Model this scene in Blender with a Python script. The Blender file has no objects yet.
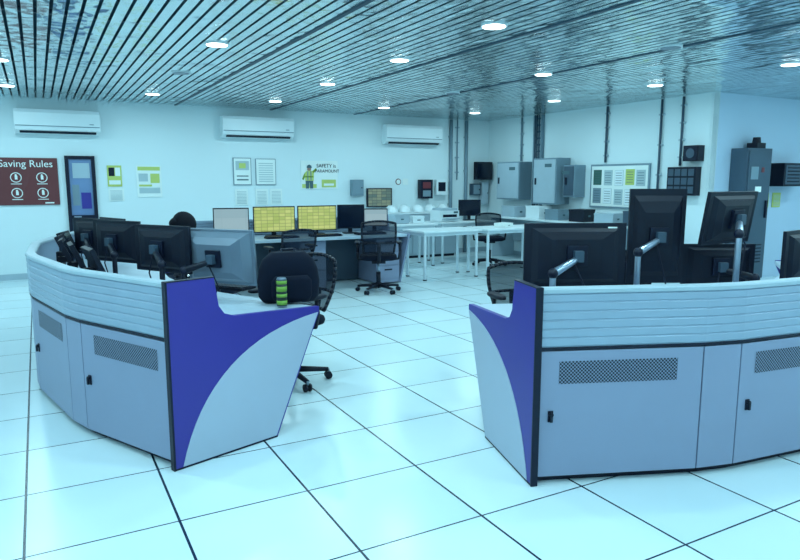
import bpy, bmesh, math, random
from mathutils import Vector, Matrix
random.seed(7)
R=math.radians
sc=bpy.context.scene
sc.view_settings.view_transform='Standard'
sc.view_settings.look='None'
ROOM_H=2.70

# ------------------------------------------------------------ materials
def lin(c):
    return tuple(((x/255)/12.92 if x/255<=.04045 else ((x/255+.055)/1.055)**2.4) for x in c)+(1,)
def mat(name,col,rough=.5,metal=0,spec=.5,emit=None,es=0,var=.06,scale=6,coat=0,alpha=1):
    m=bpy.data.materials.new(name); m.use_nodes=True
    nt=m.node_tree; p=nt.nodes['Principled BSDF']
    c=lin(col)
    tc=nt.nodes.new('ShaderNodeTexCoord'); no=nt.nodes.new('ShaderNodeTexNoise')
    no.inputs['Scale'].default_value=scale; no.inputs['Detail'].default_value=4
    nt.links.new(tc.outputs['Object'],no.inputs['Vector'])
    mx=nt.nodes.new('ShaderNodeMix'); mx.data_type='RGBA'
    mx.inputs[6].default_value=tuple(x*(1-var) for x in c[:3])+(1,)
    mx.inputs[7].default_value=tuple(min(1,x*(1+var)) for x in c[:3])+(1,)
    nt.links.new(no.outputs['Fac'],mx.inputs[0]); nt.links.new(mx.outputs[2],p.inputs['Base Color'])
    p.inputs['Roughness'].default_value=rough; p.inputs['Metallic'].default_value=metal
    p.inputs['Specular IOR Level'].default_value=spec
    p.inputs['Coat Weight'].default_value=coat
    p.inputs['Alpha'].default_value=alpha
    if emit: p.inputs['Emission Color'].default_value=lin(emit); p.inputs['Emission Strength'].default_value=es
    return m
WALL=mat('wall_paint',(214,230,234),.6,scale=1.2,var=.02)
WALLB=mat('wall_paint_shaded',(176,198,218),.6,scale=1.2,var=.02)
SLAT=mat('ceiling_slat_metal',(222,238,242),.14,metal=.9,var=.05,scale=.7)
def add_bump(m,scale,strength,dist,stretch=(1,1,1)):
    nt=m.node_tree; p=nt.nodes['Principled BSDF']
    tc=nt.nodes.new('ShaderNodeTexCoord'); mp=nt.nodes.new('ShaderNodeMapping'); mp.inputs['Scale'].default_value=stretch
    no=nt.nodes.new('ShaderNodeTexNoise'); no.inputs['Scale'].default_value=scale; no.inputs['Detail'].default_value=2
    bu=nt.nodes.new('ShaderNodeBump'); bu.inputs['Strength'].default_value=strength; bu.inputs['Distance'].default_value=dist
    nt.links.new(tc.outputs['Object'],mp.inputs['Vector']); nt.links.new(mp.outputs['Vector'],no.inputs['Vector'])
    nt.links.new(no.outputs['Fac'],bu.inputs['Height']); nt.links.new(bu.outputs['Normal'],p.inputs['Normal'])
add_bump(SLAT,2.4,.6,.07,(1.6,1,1))
PLEN=mat('ceiling_void',(34,84,104),.8)
TRACK=mat('ceiling_track',(30,62,82),.5)
GREY=mat('console_grey',(136,148,174),.45,var=.03)
BAND=mat('console_band',(150,170,190),.38,metal=.2,var=.03)
BODY=mat('console_carcass',(60,80,105),.6)
DESK=mat('desk_top',(172,190,204),.4)
PURP=mat('purple_laminate_and_reflection',(50,44,140),.4,var=.04)
ARCG=mat('end_inlay_grey',(166,180,198),.4,var=.03)
TRIM=mat('black_trim',(10,20,42),.45,spec=.3)
BLK=mat('black_plastic',(8,18,36),.5,spec=.3,var=.1)
BLK2=mat('black_fabric',(8,18,36),.9,spec=.2,var=.15,scale=60)
MESHM=mat('chair_mesh',(12,26,46),.8,spec=.2,alpha=.74,scale=90)
SILV=mat('silver_plastic',(112,128,144),.32,metal=.3)
CHROME=mat('arm_metal',(150,166,184),.3,metal=.8)
WHITE=mat('white_plastic',(222,234,238),.4,var=.02)
PAPER=mat('paper',(226,236,234),.8,var=.03)
INK=mat('ink',(70,100,110),.8)
FAINT=mat('faint_ink',(170,190,196),.8)
LEG=mat('table_leg',(200,216,224),.4)
STEEL=mat('grey_steel',(114,138,152),.45)
DSTEEL=mat('dark_steel',(54,76,94),.5)
LSTEEL=mat('light_steel',(164,184,196),.45)
SIGN=mat('sign_brown',(100,44,48),.5)
GREENP=mat('poster_green',(120,150,50),.7)
LIMEP=mat('poster_lime',(184,200,110),.7)
DGREEN=mat('board_green',(50,96,88),.7)
GREEN=mat('can_green',(110,160,50),.35)
LABEL=mat('can_label',(14,34,30),.5)
GLASSD=mat('door_glass',(110,136,176),.12,var=.25,scale=3)
SKIN=mat('skin',(150,116,104),.55)
HAIR=mat('hair',(8,12,24),.75,spec=.2)
SHIRT=mat('shirt',(20,34,58),.85)
REDB=mat('alarm_red',(110,40,50),.5)
def screen(name,a,b,mort,es,scale,msize=.03):
    m=bpy.data.materials.new(name); m.use_nodes=True; nt=m.node_tree; p=nt.nodes['Principled BSDF']
    tc=nt.nodes.new('ShaderNodeTexCoord'); br=nt.nodes.new('ShaderNodeTexBrick')
    mp=nt.nodes.new('ShaderNodeMapping'); mp.inputs['Rotation'].default_value=(R(90),0,0)
    br.offset=0; br.inputs['Brick Width'].default_value=.9; br.inputs['Row Height'].default_value=.5
    br.inputs['Scale'].default_value=scale; br.inputs['Color1'].default_value=lin(a); br.inputs['Color2'].default_value=lin(b)
    br.inputs['Mortar'].default_value=lin(mort); br.inputs['Mortar Size'].default_value=msize
    nt.links.new(tc.outputs['Object'],mp.inputs['Vector']); nt.links.new(mp.outputs['Vector'],br.inputs['Vector'])
    p.inputs['Base Color'].default_value=(.01,.01,.01,1); p.inputs['Roughness'].default_value=.3
    nt.links.new(br.outputs['Color'],p.inputs['Emission Color']); p.inputs['Emission Strength'].default_value=es
    return m
SCRY=screen('screen_yellow',(196,210,128),(168,190,104),(120,142,84),.95,11)
SCRG=screen('screen_green',(150,176,150),(90,130,130),(60,90,90),.6,9)
SCRB=screen('screen_pale',(166,198,208),(150,186,198),(158,190,200),.8,3,.01)
SCRD=mat('screen_off',(10,22,40),.15)
LAMP=bpy.data.materials.new('lamp_glow'); LAMP.use_nodes=True
_p=LAMP.node_tree.nodes['Principled BSDF']; _p.inputs['Emission Color'].default_value=(.85,1,1,1); _p.inputs['Emission Strength'].default_value=7

def math_node(nt,op,a,b=None):
    n=nt.nodes.new('ShaderNodeMath'); n.operation=op
    for i,v in enumerate((a,b)):
        if v is None: continue
        if isinstance(v,(int,float)): n.inputs[i].default_value=v
        else: nt.links.new(v,n.inputs[i])
    return n.outputs[0]
# floor: 600 mm raised-access tiles
FLOOR=bpy.data.materials.new('raised_floor_tiles'); FLOOR.use_nodes=True
nt=FLOOR.node_tree; p=nt.nodes['Principled BSDF']
g=nt.nodes.new('ShaderNodeNewGeometry'); sx=nt.nodes.new('ShaderNodeSeparateXYZ'); nt.links.new(g.outputs['Position'],sx.inputs[0])
xo=math_node(nt,'ADD',sx.outputs[0],6.15); yo=math_node(nt,'ADD',sx.outputs[1],6.14)
lx=math_node(nt,'LESS_THAN',math_node(nt,'PINGPONG',xo,.3),.0058)
ly=math_node(nt,'LESS_THAN',math_node(nt,'PINGPONG',yo,.3),.0044)
ln=math_node(nt,'MAXIMUM',lx,ly)
tx=math_node(nt,'FLOOR',math_node(nt,'DIVIDE',xo,.6)); ty=math_node(nt,'FLOOR',math_node(nt,'DIVIDE',yo,.6))
cb=nt.nodes.new('ShaderNodeCombineXYZ'); nt.links.new(tx,cb.inputs[0]); nt.links.new(ty,cb.inputs[1])
wn=nt.nodes.new('ShaderNodeTexWhiteNoise'); nt.links.new(cb.outputs[0],wn.inputs['Vector'])
no=nt.nodes.new('ShaderNodeTexNoise'); no.inputs['Scale'].default_value=1.6; no.inputs['Detail'].default_value=6; nt.links.new(g.outputs['Position'],no.inputs['Vector'])
f=math_node(nt,'ADD',math_node(nt,'MULTIPLY',wn.outputs['Value'],.4),math_node(nt,'MULTIPLY',no.outputs['Fac'],.6))
mx=nt.nodes.new('ShaderNodeMix'); mx.data_type='RGBA'; nt.links.new(f,mx.inputs[0])
mx.inputs[6].default_value=lin((194,218,226)); mx.inputs[7].default_value=lin((220,238,242))
m2=nt.nodes.new('ShaderNodeMix'); m2.data_type='RGBA'; nt.links.new(ln,m2.inputs[0]); nt.links.new(mx.outputs[2],m2.inputs[6]); m2.inputs[7].default_value=lin((18,44,64))
nt.links.new(m2.outputs[2],p.inputs['Base Color']); p.inputs['Roughness'].default_value=.26; p.inputs['Specular IOR Level'].default_value=.5
# perforated grille
GRILL=bpy.data.materials.new('perforated_grille'); GRILL.use_nodes=True
nt=GRILL.node_tree; p=nt.nodes['Principled BSDF']
uv=nt.nodes.new('ShaderNodeUVMap'); sx=nt.nodes.new('ShaderNodeSeparateXYZ'); nt.links.new(uv.outputs[0],sx.inputs[0])
def dots(ox,oy):
    a=math_node(nt,'PINGPONG',math_node(nt,'ADD',sx.outputs[0],ox),.009); b=math_node(nt,'PINGPONG',math_node(nt,'ADD',sx.outputs[1],oy),.009)
    d=math_node(nt,'ADD',math_node(nt,'MULTIPLY',a,a),math_node(nt,'MULTIPLY',b,b)); return math_node(nt,'LESS_THAN',d,.0056**2)
dd=math_node(nt,'MAXIMUM',dots(0,0),dots(.009,.009))
mx=nt.nodes.new('ShaderNodeMix'); mx.data_type='RGBA'; nt.links.new(dd,mx.inputs[0]); mx.inputs[6].default_value=lin((126,140,166)); mx.inputs[7].default_value=lin((14,26,44))
nt.links.new(mx.outputs[2],p.inputs['Base Color']); p.inputs['Roughness'].default_value=.5

# ------------------------------------------------------------ mesh builder
class B:
    def __init__(s,name,M=None):
        s.name=name; s.bm=bmesh.new(); s.mats=[]; s.M=M or Matrix(); s.uv=s.bm.loops.layers.uv.new('UVMap')
    def mi(s,m):
        if m not in s.mats: s.mats.append(m)
        return s.mats.index(m)
    def _tag(s,verts,m,smooth=False):
        i=s.mi(m)
        for f in {f for v in verts for f in v.link_faces}: f.material_index=i; f.smooth=smooth
    def box(s,c,d,m,rot=None):
        mm=s.M@Matrix.Translation(c)@(rot if rot is not None else Matrix())@Matrix.Diagonal((d[0],d[1],d[2],1))
        r=bmesh.ops.create_cube(s.bm,size=1,matrix=mm); s._tag(r['verts'],m)
    def bx(s,x0,x1,y0,y1,z0,z1,m): s.box(((x0+x1)/2,(y0+y1)/2,(z0+z1)/2),(abs(x1-x0),abs(y1-y0),abs(z1-z0)),m)
    def cyl(s,a,b,r,m,r2=None,seg=16):
        a=Vector(a);b=Vector(b);d=b-a
        q=d.to_track_quat('Z','Y').to_matrix().to_4x4()
        mm=s.M@Matrix.Translation((a+b)/2)@q
        r_=bmesh.ops.create_cone(s.bm,cap_ends=True,segments=seg,radius1=r,radius2=r if r2 is None else r2,depth=d.length,matrix=mm)
        s._tag(r_['verts'],m,True)
        for f in {f for v in r_['verts'] for f in v.link_faces}:
            if len(f.verts)>4: f.smooth=False
    def sph(s,c,d,m,seg=20):
        mm=s.M@Matrix.Translation(c)@Matrix.Diagonal((d[0],d[1],d[2],1))
        r=bmesh.ops.create_uvsphere(s.bm,u_segments=seg,v_segments=seg//2,radius=1,matrix=mm); s._tag(r['verts'],m,True)
    def tube(s,pts,r,m,seg=10):
        for a,b in zip(pts[:-1],pts[1:]): s.cyl(a,b,r,m,seg=seg)
        for p_ in pts[1:-1]: s.sph(p_,(r,r,r),m,8)
    def prism(s,pts,vec,m):
        vec=Vector(vec); a=[s.bm.verts.new(s.M@Vector(p_)) for p_ in pts]; b=[s.bm.verts.new(s.M@(Vector(p_)+vec)) for p_ in pts]
        i=s.mi(m); fs=[s.bm.faces.new(a),s.bm.faces.new(b[::-1])]
        n=len(pts)
        for k in range(n): fs.append(s.bm.faces.new([a[k],b[k],b[(k+1)%n],a[(k+1)%n]]))
        for f in fs: f.material_index=i
    def uvquad(s,pts,m,uvs):
        f=s.bm.faces.new([s.bm.verts.new(s.M@Vector(q)) for q in pts]); f.material_index=s.mi(m)
        for l,u in zip(f.loops,uvs): l[s.uv].uv=u
    def loft(s,rings,m,smooth=True,close=True,cap=True):
        i=s.mi(m); vs=[[s.bm.verts.new(s.M@Vector(q)) for q in r] for r in rings]; n=len(rings[0])
        for a,b in zip(vs[:-1],vs[1:]):
            for k in range(n if close else n-1):
                f=s.bm.faces.new([a[k],a[(k+1)%n],b[(k+1)%n],b[k]]); f.material_index=i; f.smooth=smooth
        if cap and close:
            for r in (vs[0][::-1],vs[-1]):
                f=s.bm.faces.new(r); f.material_index=i
    def pad(s,c,w,d,h,m,rot=None,e=4,n=28,layers=((0,.86),(.15,.97),(.5,1),(.8,.97),(1,.84))):
        rr=rot if rot is not None else Matrix()
        rings=[]
        for t,k in layers:
            ring=[]
            for j in range(n):
                a=2*math.pi*j/n; ca,sa=math.cos(a),math.sin(a)
                x=math.copysign(abs(ca)**(2/e),ca)*w/2*k; y=math.copysign(abs(sa)**(2/e),sa)*d/2*k
                ring.append(Vector(c)+rr.to_3x3()@Vector((x,y,(t-.5)*h)))
            rings.append(ring)
        s.loft(rings,m)
    def done(s,bevel=0,parent=None,recalc=True):
        if recalc: bmesh.ops.recalc_face_normals(s.bm,faces=s.bm.faces)
        me=bpy.data.meshes.new(s.name); s.bm.to_mesh(me); s.bm.free()
        for m in s.mats: me.materials.append(m)
        o=bpy.data.objects.new(s.name,me); sc.collection.objects.link(o)
        if bevel:
            b=o.modifiers.new('bevel','BEVEL'); b.width=bevel; b.segments=2; b.limit_method='ANGLE'; b.angle_limit=R(50)
        if parent: o.parent=parent
        return o
def place(x,y,z,deg): return Matrix.Translation((x,y,z))@Matrix.Rotation(R(deg),4,'Z')

# ------------------------------------------------------------ room shell
X0,X1,Y0,Y1=-3.5,12.0,-3.2,11.45; XC=8.36; YC=6.2
def simple(name,args,m,bev=0):
    b=B(name); b.bx(*args,m); return b.done(bev)
simple('floor',(X0-.1,X1+.1,Y0-.1,Y1+.1,-.12,0),FLOOR)
simple('wall_back',(X0-.1,XC+.1,Y1,Y1+.12,0,2.85),WALL)
simple('wall_right',(XC,XC+.12,YC,Y1,0,2.85),WALL)
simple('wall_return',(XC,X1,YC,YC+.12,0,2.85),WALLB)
simple('wall_side',(X1,X1+.12,Y0,YC+.12,0,2.85),WALL)
simple('wall_left',(X0-.12,X0,Y0,Y1,0,2.85),WALL)
simple('wall_front',(X0,X1,Y0-.12,Y0,0,2.85),WALL)
simple('baseboard_back',(X0,XC,Y1-.015,Y1,0,.09),LSTEEL)
simple('baseboard_right',(XC-.015,XC,YC,Y1-.015,0,.09),LSTEEL)
ceil=simple('ceiling',(X0,X1,Y0,Y1,2.80,2.86),PLEN)
b=B('slats'); x=X0+.03
tracks=(2.08,3.68,5.28)
while x<X1-.05:
    b.bx(x-.038,x+.038,Y0,Y1,ROOM_H,ROOM_H+.012,SLAT)
    x+=.1
for t in tracks: b.bx(t-.02,t+.02,Y0,Y1,ROOM_H-.008,ROOM_H+.02,TRACK)
y=Y0+.6
while y<Y1:
    b.bx(X0,X1,y-.02,y+.02,ROOM_H+.016,ROOM_H+.05,TRACK); y+=1.2
b.done(parent=ceil)

# ------------------------------------------------------------ downlights
xs=[-.25-1.82,-.25,1.53,3.32,5.2,7.05,8.85,10.6]; ys=[-1.1,.7,2.5,4.35,6.1,8.0,10.1]
for i,xx in enumerate(xs):
    for j,yy in enumerate(ys):
        if xx>8 and yy>5.9: continue
        if (i,j)==(2,4): xx2,yy2=xx-.02,yy+.1
        elif (i,j)==(3,3): xx2,yy2=xx-.06,yy+.08
        else: xx2,yy2=xx,yy
        off=(i,j) in {(2,5),(4,3),(4,5),(1,4)}
        b=B('downlight',Matrix.Translation((xx2,yy2,ROOM_H)))
        b.cyl((0,0,-.012),(0,0,.06),.105,WHITE,seg=28)
        b.cyl((0,0,-.016),(0,0,-.011),.09,SILV if off else LAMP,seg=28)
        o=b.done()
        if not off:
            L=bpy.data.lights.new('lamp','AREA'); L.shape='DISK'; L.size=.16; L.energy=15.5; L.color=(.58,.915,1)
            lo=bpy.data.objects.new('lamp',L); sc.collection.objects.link(lo); lo.parent=o; lo.location=(xx2,yy2,ROOM_H-.02)
w=bpy.data.worlds.new('world'); sc.world=w; w.use_nodes=True
w.node_tree.nodes['Background'].inputs[0].default_value=(.5,.75,.85,1); w.node_tree.nodes['Background'].inputs[1].default_value=.3

# ------------------------------------------------------------ operator consoles
def console(name,C,Rr,th,D0,lockside):
    C=Vector(C); sec=[]
    for k,t in enumerate(th):
        d=Vector((math.cos(R(t)),math.sin(R(t)))); O=C+d*Rr; D=-d
        if k==0: D=Vector(D0).normalized()
        sec.append((O,D))
    b=B(name)
    def sweep(prof,m):
        rings=[[(O.x+D.x*s,O.y+D.y*s,z) for s,z in prof] for O,D in sec]
        b.loft(rings,m,smooth=False)
    sweep([(.012,.03),(.58,.03),(.60,.69),(.012,.69)],BODY)
    sweep([(.03,0),(.5,0),(.5,.03),(.03,.03)],TRIM)
    sweep([(.02,.69),(.95,.69),(.955,.70),(.955,.725),(.95,.73),(.02,.73)],DESK)
    prof=[(.03,.965),(.03,.695),(-.012,.695)]
    for k in range(6):
        z=.70+k*.043; prof+=[(-.014,z),(-.019,z+.005),(-.019,z+.036),(-.014,z+.040)]
    prof+=[(-.014,.965)]
    sweep(prof,BAND)
    sweep([(-.024,.96),(.045,.96),(.045,.978),(.035,.985),(-.016,.985),(-.024,.978)],LSTEEL)
    sweep([(-.016,.682),(.01,.682),(.01,.696),(-.016,.696)],TRIM)
    for k in range(len(sec)-1):
        A=sec[k][0]; Bp=sec[k+1][0]; AB=Bp-A; L=AB.length; e=AB/L
        mid=(A+Bp)/2; inn=(C-mid).normalized(); n=Vector((-e.y,e.x)); n=n if n.dot(inn)<0 else -n
        rot=Matrix(((e.x,n.x,0,0),(e.y,n.y,0,0),(0,0,1,0),(0,0,0,1)))
        g=.006
        b.box((mid.x,mid.y,.358),(L-g,.024,.636),GREY,rot)
        if L>.5:
            P=lambda s,z,o:(A.x+e.x*s+n.x*o,A.y+e.y*s+n.y*o,z)
            s0,s1=L*.12,L*.84; z0,z1=.512,.625; o=.0135
            b.uvquad([P(s0,z0,o),P(s1,z0,o),P(s1,z1,o),P(s0,z1,o)],GRILL,[(s0,z0),(s1,z0),(s1,z1),(s0,z1)])
            ls=.065 if lockside==0 else L-.065
            q=Vector(P(ls,.35,.014)); b.box(q,(.026,.008,.056),TRIM,rot)
            b.cyl(P(ls,.362,.014),P(ls,.362,.03),.012,BLK); b.box(P(ls,.345,.028),(.013,.012,.04),BLK,rot)
    def endpanel(O,D,T):
        P=lambda s,z,o:(O.x+D.x*s+T.x*o,O.y+D.y*s+T.y*o,z)
        out=[(-.028,0),(.62,0),(.95,.70),(.95,.735),(.36,.765),(.30,.785),(.268,.83),(.245,.985),(-.028,.985)]
        b.prism([P(s,z,0) for s,z in out],(T.x*.03,T.y*.03,0),PURP)
        arc=[]
        p0,p1,p2,p3=(0.02,.012),(.13,.42),(.42,.655),(.94,.70)
        for i in range(17):
            t=i/16; arc.append(tuple((1-t)**3*p0[q]+3*(1-t)**2*t*p1[q]+3*(1-t)*t*t*p2[q]+t**3*p3[q] for q in (0,1)))
        b.prism([P(s,z,.029) for s,z in arc+[(.612,.012)]],(T.x*.005,T.y*.005,0),ARCG)
        b.prism([P(s,z,-.003) for s,z in [(-.031,0),(-.02,0),(-.02,.99),(-.031,.99)]],(T.x*.036,T.y*.036,0),TRIM)
        b.prism([P(s,z,-.001) for s,z in [(-.028,0),(.62,0),(.62,.01),(-.028,.01)]],(T.x*.033,T.y*.033,0),TRIM)
        b.prism([P(s,z,-.001) for s,z in [(-.028,.985),(.245,.985),(.245,.991),(-.028,.991)]],(T.x*.033,T.y*.033,0),TRIM)
    O,D=sec[0]; T=Vector((D.y,-D.x)); away=O-sec[1][0]; T=T if T.dot(away)>0 else -T; endpanel(O,D,T)
    O,D=sec[-1]; T=Vector((D.y,-D.x)); away=O-sec[-2][0]; T=T if T.dot(away)>0 else -T; endpanel(O,D,T)
    return b.done(.0015,recalc=True)
tl=[212.3]; 
for d in (11.5,2.9,11.5,2.9,11.5,2.9,11.5,2.9,11.5): tl.append(tl[-1]-d)
console('control_console',(3.98,5.6),4.07,tl,(.95,.31),1)
tr=[242.4]
for d in (11.9,3.1,11.9,3.1,11.9,3.1,11.9,3.1,11.9): tr.append(tr[-1]+d)
console('control_console',(3.95,6.0),4.07,tr,(.27,.963),0)

# ------------------------------------------------------------ monitors (local +Y = screen side)
def monitor(x,y,z,nd,w=.55,h=.34,tilt=0,back=BLK,scr=SCRD,deskz=.733,arm='arm',side=1,reach=.16,sticker=False,metal=CHROME,deep=1):
    M=place(x,y,0,nd-90); b=B('computer_monitor',M)
    rot=Matrix.Rotation(R(tilt),4,'X')
    Z=Vector((0,0,z))
    def lb(c,d,m): b.box(Z+rot.to_3x3()@Vector(c),d,m,rot)
    lb((0,0,0),(w,.022,h),back)
    lb((0,.0125,.0),(w-.024,.004,h-.03),scr)
    q=rot.to_3x3(); rings=[]
    for yy,k in ((-.011,.92 if deep>1 else .86),(-.03*deep,.74),(-.042*deep,.5)):
        rings.append([Z+q@Vector((sx_*w/2*k,yy,sz*h/2*k)) for sx_,sz in ((-1,-1),(1,-1),(1,1),(-1,1))])
    b.loft(rings,back,smooth=False)
    lb((0,-.042*deep-.008,0),(.11,.02,.11),TRIM)
    if deep==1:
        for i in range(6): lb((-w*.2+i*w*.08,-.0315,h*.34),(w*.05,.003,.006),TRIM)
    if sticker: lb((w*.36,-.013,h*.40),(.05,.004,.028),PAPER)
    hub=Z+q@Vector((0,-.042*deep-.018,0))
    if arm=='arm':
        pole=Vector((side*.16,-reach,deskz)); pt=Vector((pole.x,pole.y,max(z-.08,deskz+.16)))
        b.cyl(pole,pole+Vector((0,0,.015)),.05,metal); b.cyl(pole,pt,.017,metal)
        b.box(hub+Vector((0,-.01,0)),(.05,.05,.06),DSTEEL)
        m1=(hub+Vector((side*.02,-.02,-.02))); 
        b.cyl(m1,pt,.018,metal,r2=.023); b.sph(pt,(.028,.028,.03),TRIM,12)
        b.tube([hub+Vector((-.02,-.01,-.04)),Vector((-.04*side,-.09,z-h*.5)),Vector((0,-.08,deskz+.01))],.005,TRIM,6)
    else:
        b.box((0,-.05,(deskz+z)/2),(.06,.02,z-deskz-.01),back); b.pad((0,-.03,deskz+.009),.24,.17,.014,back)
    return b.done(.004)
# left console group
monitor(1.02,4.30,1.00,38,w=.54,h=.36,tilt=6,back=SILV,side=-1,reach=.17,metal=BLK,deep=1.7)
monitor(.71,4.60,1.04,33,w=.5,h=.31,side=1,metal=BLK)
monitor(.50,5.32,1.04,33,w=.5,h=.31,side=1,metal=BLK)
monitor(.38,6.00,1.03,32,w=.46,h=.3,side=1,metal=BLK)
monitor(.62,6.95,.98,20,w=.5,h=.3,side=-1,metal=BLK)
# right console group
monitor(2.56,2.70,1.085,64,side=-1,sticker=True,w=.56,h=.35)
monitor(3.22,2.72,1.16,62,w=.335,h=.56,side=-1)
monitor(3.60,2.52,1.27,95,w=.5,h=.31,side=-1,tilt=8)
monitor(3.78,2.70,.95,62,w=.46,h=.28,side=1,metal=BLK)
monitor(3.22,2.98,.93,62,w=.4,h=.25,arm='stand')
monitor(4.20,2.42,1.02,100,w=.55,h=.33,side=1)
monitor(4.9,2.52,1.04,112,w=.55,h=.33,side=1)
def touchpanel(cx,cy,th,rad,z=.93,facing=0):
    x=cx+rad*math.cos(R(th)); y=cy+rad*math.sin(R(th)); nd=th+180+facing
    b=B('touchscreen_terminal',place(x,y,.008,nd-90)); rot=Matrix.Rotation(R(22),4,'X')
    b.box((0,0,z),(.28,.03,.21),BLK,rot); b.box((0,.016,z+.006),(.25,.004,.17),SCRD,rot)
    b.box((0,-.05,(z+.73)/2-.02),(.06,.03,z-.75),BLK); b.pad((0,-.03,.74),.18,.13,.016,BLK)
    b.box((0,-.03,z-.05),(.06,.06,.04),BLK)
    b.done(.004)
for t in (172,177.5,183,189.2,195): touchpanel(3.98,5.6,t,3.82,.96,-8)
def deskphone(x,y,deg,z=.735):
    b=B('desk_phone',place(x,y,z,deg)); rot=Matrix.Rotation(R(12),4,'X')
    b.pad((0,0,.045),.2,.2,.045,BLK,rot); b.box((.03,-.01,.075),(.1,.11,.008),SCRD,rot)
    b.box((0,.06,.02),(.16,.05,.04),BLK)
    b.tube([(-.075,-.08,.055),(-.075,-.06,.08),(-.075,.06,.09),(-.075,.085,.07)],.018,BLK,8); b.done(.002)
deskphone(.95,4.95,-60); deskphone(2.62,3.02,160)
def keyboard(x,y,deg,z=.735):
    b=B('keyboard',place(x,y,z,deg)); b.box((0,0,.01),(.44,.15,.018),BLK)
    for r in range(5):
        for c in range(14): b.box((-.2+c*.0305,-.056+r*.028,.022),(.025,.022,.008),TRIM)
    b.done()
keyboard(1.12,4.66,125); keyboard(2.85,3.2,160); keyboard(3.9,3.0,180)

# ------------------------------------------------------------ backpack and can on desk
b=B('backpack',place(1.36,3.97,.735,-8))
b.pad((0,0,.155),.38,.2,.31,BLK2,e=2.8,layers=((0,.88),(.1,1),(.4,1.03),(.65,.97),(.85,.84),(1,.55)))
b.pad((0,-.10,.09),.25,.08,.16,BLK2,e=3,layers=((0,.85),(.2,1),(.8,1),(1,.8)))
b.tube([(-.05,0,.29),(-.04,0,.325),(.04,0,.325),(.05,0,.29)],.008,TRIM)
b.tube([(-.1,.09,.26),(-.12,.13,.2),(-.12,.13,.08),(-.1,.09,.03)],.014,TRIM); b.tube([(.1,.09,.26),(.12,.13,.2),(.12,.13,.08),(.1,.09,.03)],.014,TRIM)
b.done()
b=B('drink_can',place(1.25,3.78,.735,0))
b.cyl((0,0,0),(0,0,.008),.026,SILV,r2=.031,seg=24); b.cyl((0,0,.008),(0,0,.165),.031,LABEL,seg=24); b.cyl((0,0,.165),(0,0,.178),.031,SILV,r2=.025,seg=24)
for a,c in ((.015,.04),(.06,.08),(.095,.125),(.14,.16)): b.cyl((0,0,a),(0,0,c),.0318,GREEN,seg=24)
b.done()

# ------------------------------------------------------------ office chairs (local +Y forward)
def chair(x,y,deg,top=.93,arms=True):
    b=B('office_chair',place(x,y,.002,deg))
    for k in range(5):
        a=R(72*k+20); c,s_=math.cos(a),math.sin(a)
        b.cyl((c*.03,s_*.03,.095),(c*.29,s_*.29,.072),.026,BLK,r2=.016,seg=10)
        b.cyl((c*.29,s_*.29,.075),(c*.29,s_*.29,.045),.011,STEEL,seg=8)
        t=Vector((-s_,c,0))
        for o in (-.017,.017):
            pc=Vector((c*.29,s_*.29,.028))+t*o; b.cyl(pc-t*.009,pc+t*.009,.028,BLK,seg=16)
    b.cyl((0,0,.06),(0,0,.13),.04,BLK); b.cyl((0,0,.1),(0,0,.27),.03,BLK); b.cyl((0,0,.25),(0,0,.42),.017,CHROME)
    b.box((0,-.02,.425),(.18,.26,.05),BLK)
    b.pad((0,.02,.475),.5,.48,.075,BLK2,e=3.6)
    z0=.54; H=top-z0
    def bp(u,v):
        wd=.225*(1-.18*max(0,v-.55)**1.5-.12*(1-v)**2); x_=u*wd
        return Vector((x_,-.225-.10*v-.035*math.sin(v*math.pi)+.05*u*u,z0+H*v-(.03*u*u*(v>.9))))
    N=10
    rings=[[bp(-1+2*i/N,j/N) for i in range(N+1)] for j in range(N+1)]
    b.loft(rings,MESHM,close=False,cap=False)
    rim=[bp(-1,j/N) for j in range(N+1)]+[bp(-1+2*i/N,1) for i in range(1,N+1)]+[bp(1,1-j/N) for j in range(1,N+1)]+[bp(1-2*i/N,0) for i in range(1,N+1)]
    b.tube(rim,.014,BLK,8)
    b.tube([bp(-1+2*i/N,.33)+Vector((0,-.012,0)) for i in range(N+1)],.012,BLK,8)
    b.tube([(0,-.12,.42),(0,-.27,.45),(0,-.30,.56),bp(0,.33)+Vector((0,-.02,0))],.024,BLK,10)
    if arms:
        for s_ in (-1,1):
            b.tube([(s_*.12,0,.43),(s_*.27,-.02,.45),(s_*.285,-.03,.55),(s_*.28,-.02,.655)],.015,BLK,8)
            b.pad((s_*.28,.01,.668),.075,.25,.03,BLK,e=3)
    b.done()
chair(1.56,4.58,112,top=.93)
chair(3.12,3.72,168,top=.86)
chair(3.95,7.85,-25,top=.97)
chair(2.72,7.85,5,top=.9)
chair(6.95,9.45,150,top=.9)
chair(1.36,6.22,88,top=.84)

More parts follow.
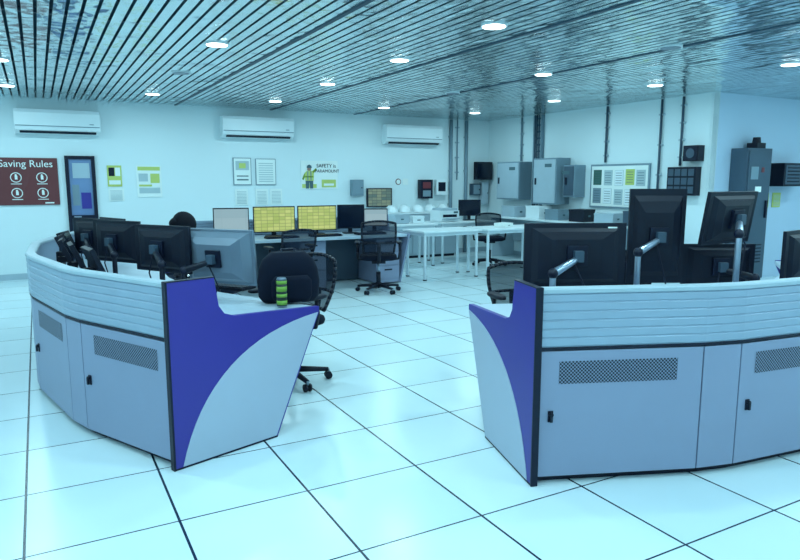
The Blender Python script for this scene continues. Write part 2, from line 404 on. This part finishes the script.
# ------------------------------------------------------------ seated person (mostly hidden behind the monitors)
person=bpy.data.objects.new('seated_person',None); sc.collection.objects.link(person)
person.location=(1.33,6.22,0); person.rotation_euler=(0,0,R(80))
def skinobj(name,verts,edges,rad,m,root=0,sub=2):
    me=bpy.data.meshes.new(name); me.from_pydata(verts,edges,[]); me.update()
    o=bpy.data.objects.new(name,me); sc.collection.objects.link(o); o.parent=person
    sk=o.modifiers.new('skin','SKIN'); sk.use_smooth_shade=True
    for i,v in enumerate(me.skin_vertices[0].data):
        v.radius=(rad[i],rad[i]) if not isinstance(rad[i],tuple) else rad[i]; v.use_root=(i==root)
    sd=o.modifiers.new('sub','SUBSURF'); sd.levels=sub; sd.render_levels=sub
    me.materials.append(m); return o
V=[(0,-.05,.60),(0,-.01,.70),(0,.05,.84),(0,.09,.93),(0,.12,.99),
   (.09,.0,.59),(.11,.40,.58),(.11,.42,.12),(-.09,.0,.59),(-.11,.40,.58),(-.11,.42,.12),
   (.17,.08,.90),(.23,.14,.74),(.16,.36,.775),(-.17,.08,.90),(-.23,.14,.74),(-.16,.36,.775),(.11,.52,.045),(-.11,.52,.045)]
E=[(0,1),(1,2),(2,3),(3,4),(0,5),(5,6),(6,7),(0,8),(8,9),(9,10),(3,11),(11,12),(12,13),(3,14),(14,15),(15,16),(7,17),(10,18)]
RD=[(.15,.11),(.13,.1),(.155,.105),(.10,.075),.05,.08,.065,.045,.08,.065,.045,.062,.045,.034,.062,.045,.034,.038,.038]
skinobj('body',V,E,RD,SHIRT)
for s_ in (-1,1):
    hv=[(s_*.16,.36,.775),(s_*.15,.42,.77)]; he=[(0,1)]; hr=[.028,(.034,.018)]
    hb=Vector((s_*.148,.445,.77))
    for k,(dx,ln) in enumerate(((-.027,.062),(-.009,.072),(.009,.068),(.027,.052))):
        i=len(hv); hv+=[(hb.x+dx*.9,hb.y+.005,hb.z),(hb.x+dx,hb.y+ln*.5,hb.z+.004),(hb.x+dx,hb.y+ln,hb.z-.014)]
        he+=[(1,i),(i,i+1),(i+1,i+2)]; hr+=[.0095,.009,.0075]
    i=len(hv); hv+=[(hb.x-s_*.035,hb.y-.03,hb.z-.005),(hb.x-s_*.055,hb.y+.005,hb.z-.012)]; he+=[(1,i),(i,i+1)]; hr+=[.011,.009]
    skinobj('hand',hv,he,hr,SKIN)
b=B('head',Matrix.Translation((0,.175,1.07))@Matrix.Rotation(R(-36),4,'X'))
b.sph((0,0,0),(.076,.095,.112),SKIN,28); b.sph((0,.03,-.06),(.052,.055,.05),SKIN,20)
b.cyl((0,-.05,-.14),(0,-.01,-.04),.05,SKIN,seg=18)
b.cyl((0,.085,.02),(0,.112,-.022),.008,SKIN,r2=.017); b.sph((0,.092,-.055),(.026,.01,.007),REDB,12)
for s_ in (-1,1):
    b.sph((s_*.032,.083,.01),(.013,.009,.008),WHITE,12); b.sph((s_*.032,.09,.01),(.006,.004,.006),TRIM,8)
    b.box((s_*.032,.092,.033),(.034,.008,.006),HAIR); b.sph((s_*.078,-.005,-.005),(.01,.02,.032),SKIN,12)
b.sph((0,-.022,.022),(.09,.102,.112),HAIR,28); b.sph((0,.04,.08),(.075,.055,.042),HAIR,20)
b.done(parent=person)

# ------------------------------------------------------------ rear workstation desk
b=B('workstation_desk')
b.bx(1.75,4.62,8.25,9.1,.69,.73,DESK)
b.bx(1.75,4.62,9.06,9.12,0,.95,BAND)
for k in range(6): b.bx(1.75,4.62,9.045,9.06,.74+k*.034,.765+k*.034,BAND)
for x_ in (1.80,3.05,4.2): b.bx(x_,x_+.38,8.42,9.05,.02,.69,GREY)
for x_ in (1.80,3.05,4.2):
    for z_ in (.08,.28,.48): b.bx(x_+.01,x_+.37,8.405,8.42,z_,z_+.18,GREY); b.bx(x_+.13,x_+.25,8.395,8.405,z_+.12,z_+.14,TRIM)
for x_ in (1.72,4.62):
    b.prism([(x_,8.22,.70),(x_,8.22,.74),(x_,8.85,.74),(x_,8.9,.97),(x_,9.13,.97),(x_,9.13,0),(x_,8.5,0)],(.03,0,0),GREY)
    b.prism([(x_-.003,8.24,.70),(x_-.003,8.8,.70),(x_-.003,9.1,.3),(x_-.003,9.1,.72),(x_-.003,8.24,.72)],(.036,0,0),PURP)
for x0_,x1_ in ((2.2,3.03),(3.45,4.18)): b.bx(x0_,x1_,8.98,9.0,.02,.69,DSTEEL)
b.done(.003)
monitor(2.22,8.72,.965,-100,w=.46,h=.33,scr=SCRB,back=BLK,arm='stand')
monitor(2.80,8.70,.965,-95,w=.57,h=.35,scr=SCRY,arm='stand')
monitor(3.42,8.70,.965,-92,w=.57,h=.35,scr=SCRY,arm='stand')
monitor(3.93,8.68,.975,-100,w=.40,h=.34,scr=SCRD,arm='stand')
monitor(4.33,8.72,.95,-112,w=.38,h=.26,scr=SCRB,arm='stand')
for x_ in (2.8,3.42,4.1): keyboard(x_,8.4,0)

# ------------------------------------------------------------ white meeting tables
def table(x0,x1,y0,y1,h=.74):
    b=B('meeting_table'); b.bx(x0,x1,y0,y1,h-.028,h,WHITE)
    for x_ in (x0+.06,x1-.06):
        for y_ in (y0+.06,y1-.06): b.cyl((x_,y_,0.001),(x_,y_,h-.03),.022,LEG,seg=14); b.cyl((x_,y_,0.001),(x_,y_,.015),.03,TRIM,seg=14)
    b.bx(x0+.06,x1-.06,y0+.05,y0+.07,h-.08,h-.03,LEG); b.bx(x0+.06,x1-.06,y1-.07,y1-.05,h-.08,h-.03,LEG)
    b.bx(x0+.05,x0+.07,y0+.06,y1-.06,h-.08,h-.03,LEG); b.bx(x1-.07,x1-.05,y0+.06,y1-.06,h-.08,h-.03,LEG)
    b.done(.003)
table(4.95,6.0,8.35,9.0); table(6.06,7.3,8.3,8.95); table(6.3,7.5,10.0,10.6); table(5.05,6.1,9.8,10.4); table(5.9,6.9,6.6,7.2)
monitor(7.1,10.3,.98,-115,w=.42,h=.3,scr=SCRD,deskz=.744,arm='stand')
b=B('printer',place(6.55,10.3,.745,0)); b.bx(-.2,.2,-.18,.18,0,.2,WHITE); b.bx(-.17,.17,-.16,.16,.2,.24,LSTEEL); b.bx(-.16,.16,-.26,-.18,.05,.065,LSTEEL); b.bx(-.15,.15,-.183,-.18,.08,.13,TRIM); b.bx(.08,.17,-.185,-.18,.15,.185,INK); b.done(.006)
def carton(name,x,y,z,w,d,h,m,deg=0):
    b=B(name,place(x,y,z,deg)); b.bx(-w/2,w/2,-d/2,d/2,0,h,m); b.bx(-w/2-.004,w/2+.004,-d/2-.004,d/2+.004,h-.03,h+.004,m); b.bx(-.03,.03,-d/2-.006,-d/2-.004,h*.4,h*.55,INK); b.done(.003)
carton('storage_box',5.5,10.15,.743,.3,.22,.16,LSTEEL,10); carton('storage_box',5.85,10.1,.743,.2,.2,.12,WHITE,-12); carton('storage_box',6.6,8.6,.743,.24,.2,.06,PAPER,20)

# ------------------------------------------------------------ low cabinet with hard hats (back wall)
b=B('low_cabinet'); b.bx(5.75,7.3,11.0,11.43,.05,.85,LSTEEL); b.bx(5.73,7.32,10.98,11.43,.85,.875,WHITE); b.bx(5.8,7.25,11.03,11.4,0,.05,TRIM)
for i in range(3): b.bx(5.76+i*.515,6.26+i*.515,10.985,11.0,.08,.83,LSTEEL); b.bx(6.2+i*.515,6.215+i*.515,10.97,10.985,.4,.55,TRIM)
b.done(.003)
for i,x_ in enumerate((5.92,6.2,6.5,6.78,7.08)):
    b=B('hard_hat',place(x_,11.2,.878,180+(i%2)*8))
    rings=[[(math.cos(a)*.115*k,math.sin(a)*.14*k,z_) for a in [2*math.pi*j/24 for j in range(24)]] for z_,k in ((0,1.0),(.04,.98),(.09,.84),(.125,.55),(.138,.2))]
    b.loft(rings,WHITE); b.pad((0,.03,.006),.25,.34,.01,WHITE,e=2.2); b.box((0,0,.12),(.02,.2,.03),WHITE); b.done(.001)

# ------------------------------------------------------------ air conditioners
YW=Y1-.004
def aircon(x0,x1,z0,z1):
    w=x1-x0; b=B('air_conditioner',Matrix.Translation((x0,YW,z0))); h=z1-z0
    prof=[(0,0),(-.12,0),(-.19,.05),(-.215,.12),(-.215,h-.05),(-.19,h),(0,h)]
    b.loft([[(0,y_,z_) for y_,z_ in prof],[(w,y_,z_) for y_,z_ in prof]],WHITE,smooth=False)
    b.box((w/2,-.168,.022),(w-.12,.05,.006),TRIM,Matrix.Rotation(R(-35),4,'X'))
    b.box((w/2,-.2165,.11),(w-.02,.004,.012),STEEL)
    for k in range(9): b.box((w/2,-.02-.018*k,h+.001),(w-.1,.006,.004),STEEL)
    b.box((w-.12,-.217,.15),(.06,.004,.012),STEEL); b.done(.004)
aircon(-.22,.92,2.17,2.52); aircon(2.78,4.02,2.20,2.55); aircon(5.84,7.08,2.17,2.53)

# ------------------------------------------------------------ wall graphics
def text(body,x,y,z,size,m,parent,rot=(R(90),0,0),align='LEFT'):
    c=bpy.data.curves.new('lettering','FONT'); c.body=body; c.size=size; c.extrude=.001; c.align_x=align
    o=bpy.data.objects.new('lettering',c); sc.collection.objects.link(o); o.location=(x,y,z); o.rotation_euler=rot; c.materials.append(m); o.parent=parent
b=B('safety_rules_sign'); b.bx(-.92,.30,Y1-.022,YW,1.12,1.82,SIGN)
for i,(x_,z_) in enumerate(((-.26,1.53),(.08,1.53),(-.26,1.3),(.08,1.3),(-.6,1.53),(-.6,1.3))):
    b.cyl((x_,Y1-.022,z_),(x_,Y1-.024,z_),.075,PAPER,seg=28); b.cyl((x_,Y1-.024,z_),(x_,Y1-.026,z_),.063,SIGN,seg=28)
    b.bx(x_-.015,x_+.02,Y1-.029,Y1-.026,z_-.03,z_+.025,PAPER); b.cyl((x_,Y1-.026,z_+.035),(x_,Y1-.029,z_+.035),.014,PAPER)
    b.bx(x_-.07,x_+.07,Y1-.023,Y1-.021,z_-.1,z_-.09,PAPER)
b.bx(.1,.22,Y1-.023,Y1-.021,1.14,1.16,PAPER)
o=b.done(); text('Life Saving Rules',.24,Y1-.024,1.685,.145,PAPER,o,align='RIGHT')
b=B('door_1')
for x0_,x1_ in ((.40,.45),(.77,.82)): b.bx(x0_,x1_,Y1-.05,YW,0.001,1.86,TRIM)
b.bx(.45,.77,Y1-.05,YW,1.81,1.86,TRIM); b.bx(.45,.77,Y1-.04,YW,.9,.95,TRIM)
b.bx(.45,.77,Y1-.02,YW,.95,1.81,GLASSD); b.bx(.45,.77,Y1-.03,YW,.02,.9,DSTEEL)
b.bx(.5,.74,Y1-.024,Y1-.02,1.52,1.75,LSTEEL); b.bx(.6,.74,Y1-.024,Y1-.02,1.05,1.3,PURP); b.bx(.48,.58,Y1-.024,Y1-.02,1.1,1.42,STEEL)  # purple patch is a reflection painted onto the door glass
b.cyl((.49,Y1-.04,.93),(.49,Y1-.08,.93),.012,CHROME); b.cyl((.49,Y1-.08,.93),(.58,Y1-.08,.93),.01,CHROME); b.done(.003)
def poster(name,x0,x1,z0,z1,base,blocks,frame=None,y=None):
    y=YW if y is None else y
    b=B(name); 
    if frame: b.bx(x0-.012,x1+.012,y-.018,y,z0-.012,z1+.012,frame)
    t=.022 if frame else .008
    b.bx(x0,x1,y-t,y,z0,z1,base); W=x1-x0;H=z1-z0
    for i,(a,c,d,e,m) in enumerate(blocks): b.bx(x0+a*W,x0+c*W,y-t-.002-.0008*i,y-t,z0+d*H,z0+e*H,m)
    return b.done()
lines=[(.12,.88,.82-.09*i,.85-.09*i,FAINT) for i in range(9)]
poster('safety_poster',.99,1.20,1.39,1.72,LIMEP,[(.1,.5,.5,.9,TRIM),(.1,.9,.1,.3,PAPER),(.55,.9,.5,.9,PAPER)])
poster('notice_sheet',.99,1.22,1.16,1.36,PAPER,lines)
poster('safety_poster',1.42,1.80,1.22,1.72,PAPER,[(.05,.95,.85,.97,LIMEP),(.08,.45,.5,.75,FAINT),(.55,.92,.45,.75,LIMEP),(.08,.92,.12,.3,FAINT),(.08,.6,.34,.4,LIMEP)])
poster('framed_notice',2.99,3.28,1.42,1.86,PAPER,[(.1,.9,.55,.9,FAINT),(.15,.85,.15,.2,INK),(.15,.85,.3,.34,INK),(.3,.7,.62,.82,LIMEP)],STEEL)
poster('framed_notice',3.38,3.72,1.42,1.85,PAPER,lines,STEEL)
for x_ in (3.0,3.36,3.62): poster('notice_sheet',x_,x_+.22,1.06,1.34,PAPER,lines)
b=B('safety_poster'); yp=YW; f0=yp-.008
b.bx(4.20,4.92,f0,yp,1.33,1.84,PAPER); b.bx(4.22,4.5,f0-.0015,f0,1.35,1.42,LIMEP); b.bx(4.60,4.88,f0-.0015,f0,1.36,1.5,LIMEP); b.bx(4.64,4.84,f0-.003,f0-.0015,1.39,1.43,PAPER)
def fig(pts,m,k): b.prism([(4.36+px,f0-.002*k,1.34+pz) for px,pz in pts],(0,-.002,0),m)
fig([(-.07,0),(-.01,0),(0,.12),(.01,0),(.07,0),(.075,.16),(-.075,.16)],INK,1)
fig([(-.08,.14),(.08,.14),(.09,.28),(.04,.32),(-.04,.32),(-.09,.28)],LIMEP,2)
fig([(-.09,.28),(-.14,.17),(-.11,.15),(-.07,.24)],GREENP,1); fig([(.09,.28),(.15,.34),(.13,.37),(.05,.30)],GREENP,1)
fig([(-.08,.2),(.08,.2),(.08,.225),(-.08,.225)],GREENP,3); fig([(-.04,.15),(-.02,.15),(-.02,.31),(-.04,.31)],STEEL,3); fig([(.02,.15),(.04,.15),(.04,.31),(.02,.31)],STEEL,3)
b.cyl((4.36,f0,1.69),(4.36,f0-.004,1.69),.038,SKIN,seg=20)
fig([(-.05,.37),(.05,.37),(.04,.41),(.0,.43),(-.04,.41)],INK,3)
o=b.done()
text('SAFETY is',4.50,Y1-.016,1.72,.092,TRIM,o); text('PARAMOUNT',4.47,Y1-.016,1.63,.078,TRIM,o)
def wallbox(name,x0,x1,z0,z1,dep,m,face=None,y=None):
    y=YW if y is None else y
    b=B(name); b.bx(x0,x1,y-dep,y,z0,z1,m); w=x1-x0;h=z1-z0
    b.bx(x0+.1*w,x1-.1*w,y-dep-.006,y-dep,z0+.1*h,z1-.1*h,face or m); b.cyl((x1-.2*w,y-dep-.006,z0+.5*h),(x1-.2*w,y-dep-.02,z0+.5*h),.012,TRIM); b.done(.004)
wallbox('control_box',5.17,5.40,1.2,1.5,.12,STEEL,STEEL)
b=B('wall_display'); b.bx(5.5,6.03,Y1-.07,Y1-.02,.98,1.34,BLK); b.bx(5.52,6.01,Y1-.073,Y1-.07,1.0,1.32,SCRG); b.bx(5.68,5.84,Y1-.02,YW,1.08,1.24,TRIM); b.done(.003)
b=B('fire_alarm_panel'); b.bx(6.64,6.92,YW-.12,YW,1.13,1.5,TRIM); b.bx(6.69,6.87,YW-.126,YW-.12,1.33,1.45,REDB); b.bx(6.69,6.87,YW-.126,YW-.12,1.17,1.29,STEEL); b.done(.003)
b=B('breaker_box'); b.bx(7.02,7.27,YW-.1,YW,1.2,1.5,WHITE); b.bx(7.06,7.23,YW-.106,YW-.1,1.27,1.45,TRIM); b.done(.003)
b=B('first_aid_sign'); b.cyl((6.2,YW,1.46),(6.2,Y1-.01,1.46),.06,REDB,seg=24); b.cyl((6.2,Y1-.01,1.46),(6.2,Y1-.014,1.46),.045,PAPER,seg=24); b.bx(6.3,6.42,Y1-.008,YW,1.4,1.52,PAPER); b.done()
b=B('wall_television'); b.bx(7.9,8.3,Y1-.22,Y1-.12,1.5,1.86,BLK); b.bx(7.92,8.28,Y1-.223,Y1-.22,1.53,1.84,SCRD); b.bx(8.02,8.2,Y1-.12,YW,1.6,1.76,TRIM); b.done(.004)
wallbox('junction_box',7.88,8.08,1.18,1.42,.12,DSTEEL,STEEL); wallbox('junction_box',8.12,8.28,1.0,1.45,.12,LSTEEL)
# conduits
XW=XC-.004
def conduit(pts,r=.025,m=STEEL,wall='b'):
    b=B('conduit_pipe'); b.tube(pts,r,m,12)
    (x0,y0,z0),(x1,y1,z1)=pts[0],pts[-1]
    for k in range(4):
        z=z0+(z1-z0)*(k+.5)/4
        if abs(z1-z0)>.3:
            if wall=='b': b.bx(x0-.045,x0+.045,y0-.005,YW,z-.012,z+.012,LSTEEL)
            else: b.bx(x0-.005,XW,y0-.045,y0+.045,z-.012,z+.012,LSTEEL)
    b.done()
for x_ in (7.39,7.76): conduit([(x_,Y1-.045,0.001),(x_,Y1-.045,2.69)],.036,STEEL)
conduit([(7.55,Y1-.03,1.5),(7.55,Y1-.03,2.69)],.014,STEEL)
b=B('cable_tray')
for y_ in (9.72,9.93): b.bx(XC-.07,XW,y_,y_+.03,1.0,2.69,STEEL)
for k in range(14): b.bx(XC-.06,XC-.03,9.73,9.95,1.05+k*.12,1.08+k*.12,STEEL)
for k in range(3): b.cyl((XC-.07,9.79+k*.06,1.0),(XC-.07,9.79+k*.06,2.69),.014,DSTEEL,seg=10)
b.done()
conduit([(XC-.03,10.35,1.86),(XC-.03,10.35,2.69)],.02,STEEL,'r')
conduit([(XC-.03,8.15,1.78),(XC-.03,8.15,2.69)],.02,DSTEEL,'r')
conduit([(XC-.03,7.06,.9),(XC-.03,7.06,2.69)],.018,DSTEEL,'r')
conduit([(XC-.03,6.68,1.7),(XC-.03,6.68,2.69)],.018,DSTEEL,'r')
def enclosure(name,y0,y1,z0,z1,dep,m,door,handle=True):
    b=B(name); b.bx(XC-dep,XW,y0,y1,z0,z1,m); b.bx(XC-dep-.012,XC-dep,y0+.025,y1-.025,z0+.025,z1-.025,door)
    if handle: b.bx(XC-dep-.03,XC-dep-.012,y1-.1,y1-.07,(z0+z1)/2-.06,(z0+z1)/2+.06,TRIM)
    b.bx(XC-dep-.014,XC-dep-.012,y0+.12,y0+.3,z1-.16,z1-.1,INK); b.done(.004)
enclosure('electrical_enclosure',10.05,10.75,1.12,1.84,.3,STEEL,LSTEEL); enclosure('electrical_enclosure',9.0,9.62,1.06,1.88,.32,STEEL,LSTEEL); enclosure('electrical_enclosure',8.62,8.9,1.2,1.75,.25,STEEL,DSTEEL)
b=B('notice_board'); b.bx(XC-.03,XW,7.22,8.47,1.03,1.75,STEEL); b.bx(XC-.034,XC-.03,7.25,8.44,1.06,1.72,PAPER)
cols=[WHITE,FAINT,WHITE,LIMEP,FAINT,WHITE,WHITE,FAINT,STEEL,DGREEN]
for i in range(5):
    for j in range(2):
        y_=7.29+i*.23+random.uniform(-.01,.01); z_=1.09+j*.32+random.uniform(-.012,.02); m_=cols[i*2+j]
        b.bx(XC-.038,XC-.034,y_,y_+.18,z_,z_+.25,FAINT if m_ is WHITE else m_); b.bx(XC-.040,XC-.038,y_+.006,y_+.174,z_+.006,z_+.244,m_)
        for k in range(5): b.bx(XC-.0415,XC-.040,y_+.025,y_+.155,z_+.04+k*.04,z_+.048+k*.04,INK)
b.done()
b=B('key_cabinet'); b.bx(XC-.12,XW,6.33,6.82,1.27,1.68,BLK)
for i in range(4):
    for j in range(3): b.bx(XC-.126,XC-.12,6.36+i*.115,6.455+i*.115,1.3+j*.125,1.4+j*.125,DSTEEL)
b.done(.003)
b=B('wall_speaker'); b.bx(XC-.14,XW,6.3,6.55,1.76,1.98,BLK); b.bx(XC-.148,XC-.14,6.32,6.53,1.78,1.96,TRIM); b.cyl((XC-.148,6.425,1.87),(XC-.152,6.425,1.87),.07,DSTEEL); b.done(.004)
b=B('side_counter'); b.bx(7.75,XC-.02,6.6,10.6,.77,.80,WHITE)
for y_ in (6.65,7.9,9.2,10.5): b.bx(7.78,8.33,y_,y_+.04,0.001,.77,LSTEEL)
b.bx(8.3,8.33,6.6,10.6,.3,.77,LSTEEL); b.done(.003)
for i,(y_,w_,h_,m_) in enumerate(((10.1,.4,.2,LSTEEL),(9.4,.35,.22,WHITE),(8.9,.3,.18,STEEL),(8.3,.3,.2,BLK),(7.7,.34,.16,LSTEEL),(7.1,.35,.22,DSTEEL))):
    carton('storage_box',8.0,y_,.803,.3,w_,h_,m_,i*3)
# return-wall switchboard cabinet
YR=YC-.004
b=B('switchboard_cabinet'); b.bx(8.80,9.36,YC-.26,YR,.06,1.94,DSTEEL); b.bx(8.82,9.34,YC-.25,YC-.01,0.001,.06,TRIM)
b.bx(8.83,9.33,YC-.275,YC-.26,.1,1.9,DSTEEL); b.bx(8.88,9.05,YC-.28,YC-.275,1.5,1.68,STEEL); b.bx(9.12,9.18,YC-.282,YC-.275,1.6,1.67,REDB)
b.bx(9.25,9.29,YC-.3,YC-.275,.95,1.2,TRIM); b.bx(9.0,9.14,YC-.28,YC-.275,1.32,1.4,PAPER)
for k in range(6): b.bx(8.9,9.25,YC-.28,YC-.275,.3+k*.05,.32+k*.05,TRIM)
b.done(.004)
b=B('alarm_siren'); b.bx(9.06,9.26,YC-.22,YC-.06,1.943,2.02,BLK); b.cyl((9.16,YC-.14,2.02),(9.16,YC-.14,2.1),.06,BLK,r2=.05); b.done(.003)
b=B('wall_equipment_box'); b.bx(9.62,10.3,YC-.3,YR,1.4,1.74,BLK); b.bx(9.66,10.26,YC-.305,YC-.3,1.43,1.71,DSTEEL)
for k in range(5): b.bx(9.7,10.0,YC-.31,YC-.305,1.46+k*.05,1.48+k*.05,TRIM)
b.done(.004)
for x_ in (9.56,9.85): poster('notice_sheet',x_,x_+.2,1.08,1.3,LIMEP,lines,y=YR)

# ------------------------------------------------------------ camera
cam=bpy.data.cameras.new('camera'); co=bpy.data.objects.new('camera',cam); sc.collection.objects.link(co)
cam.sensor_width=36; cam.lens=29.7; co.location=(0,0,1.49); co.rotation_euler=(R(81.4),0,R(-28.6)); sc.camera=co
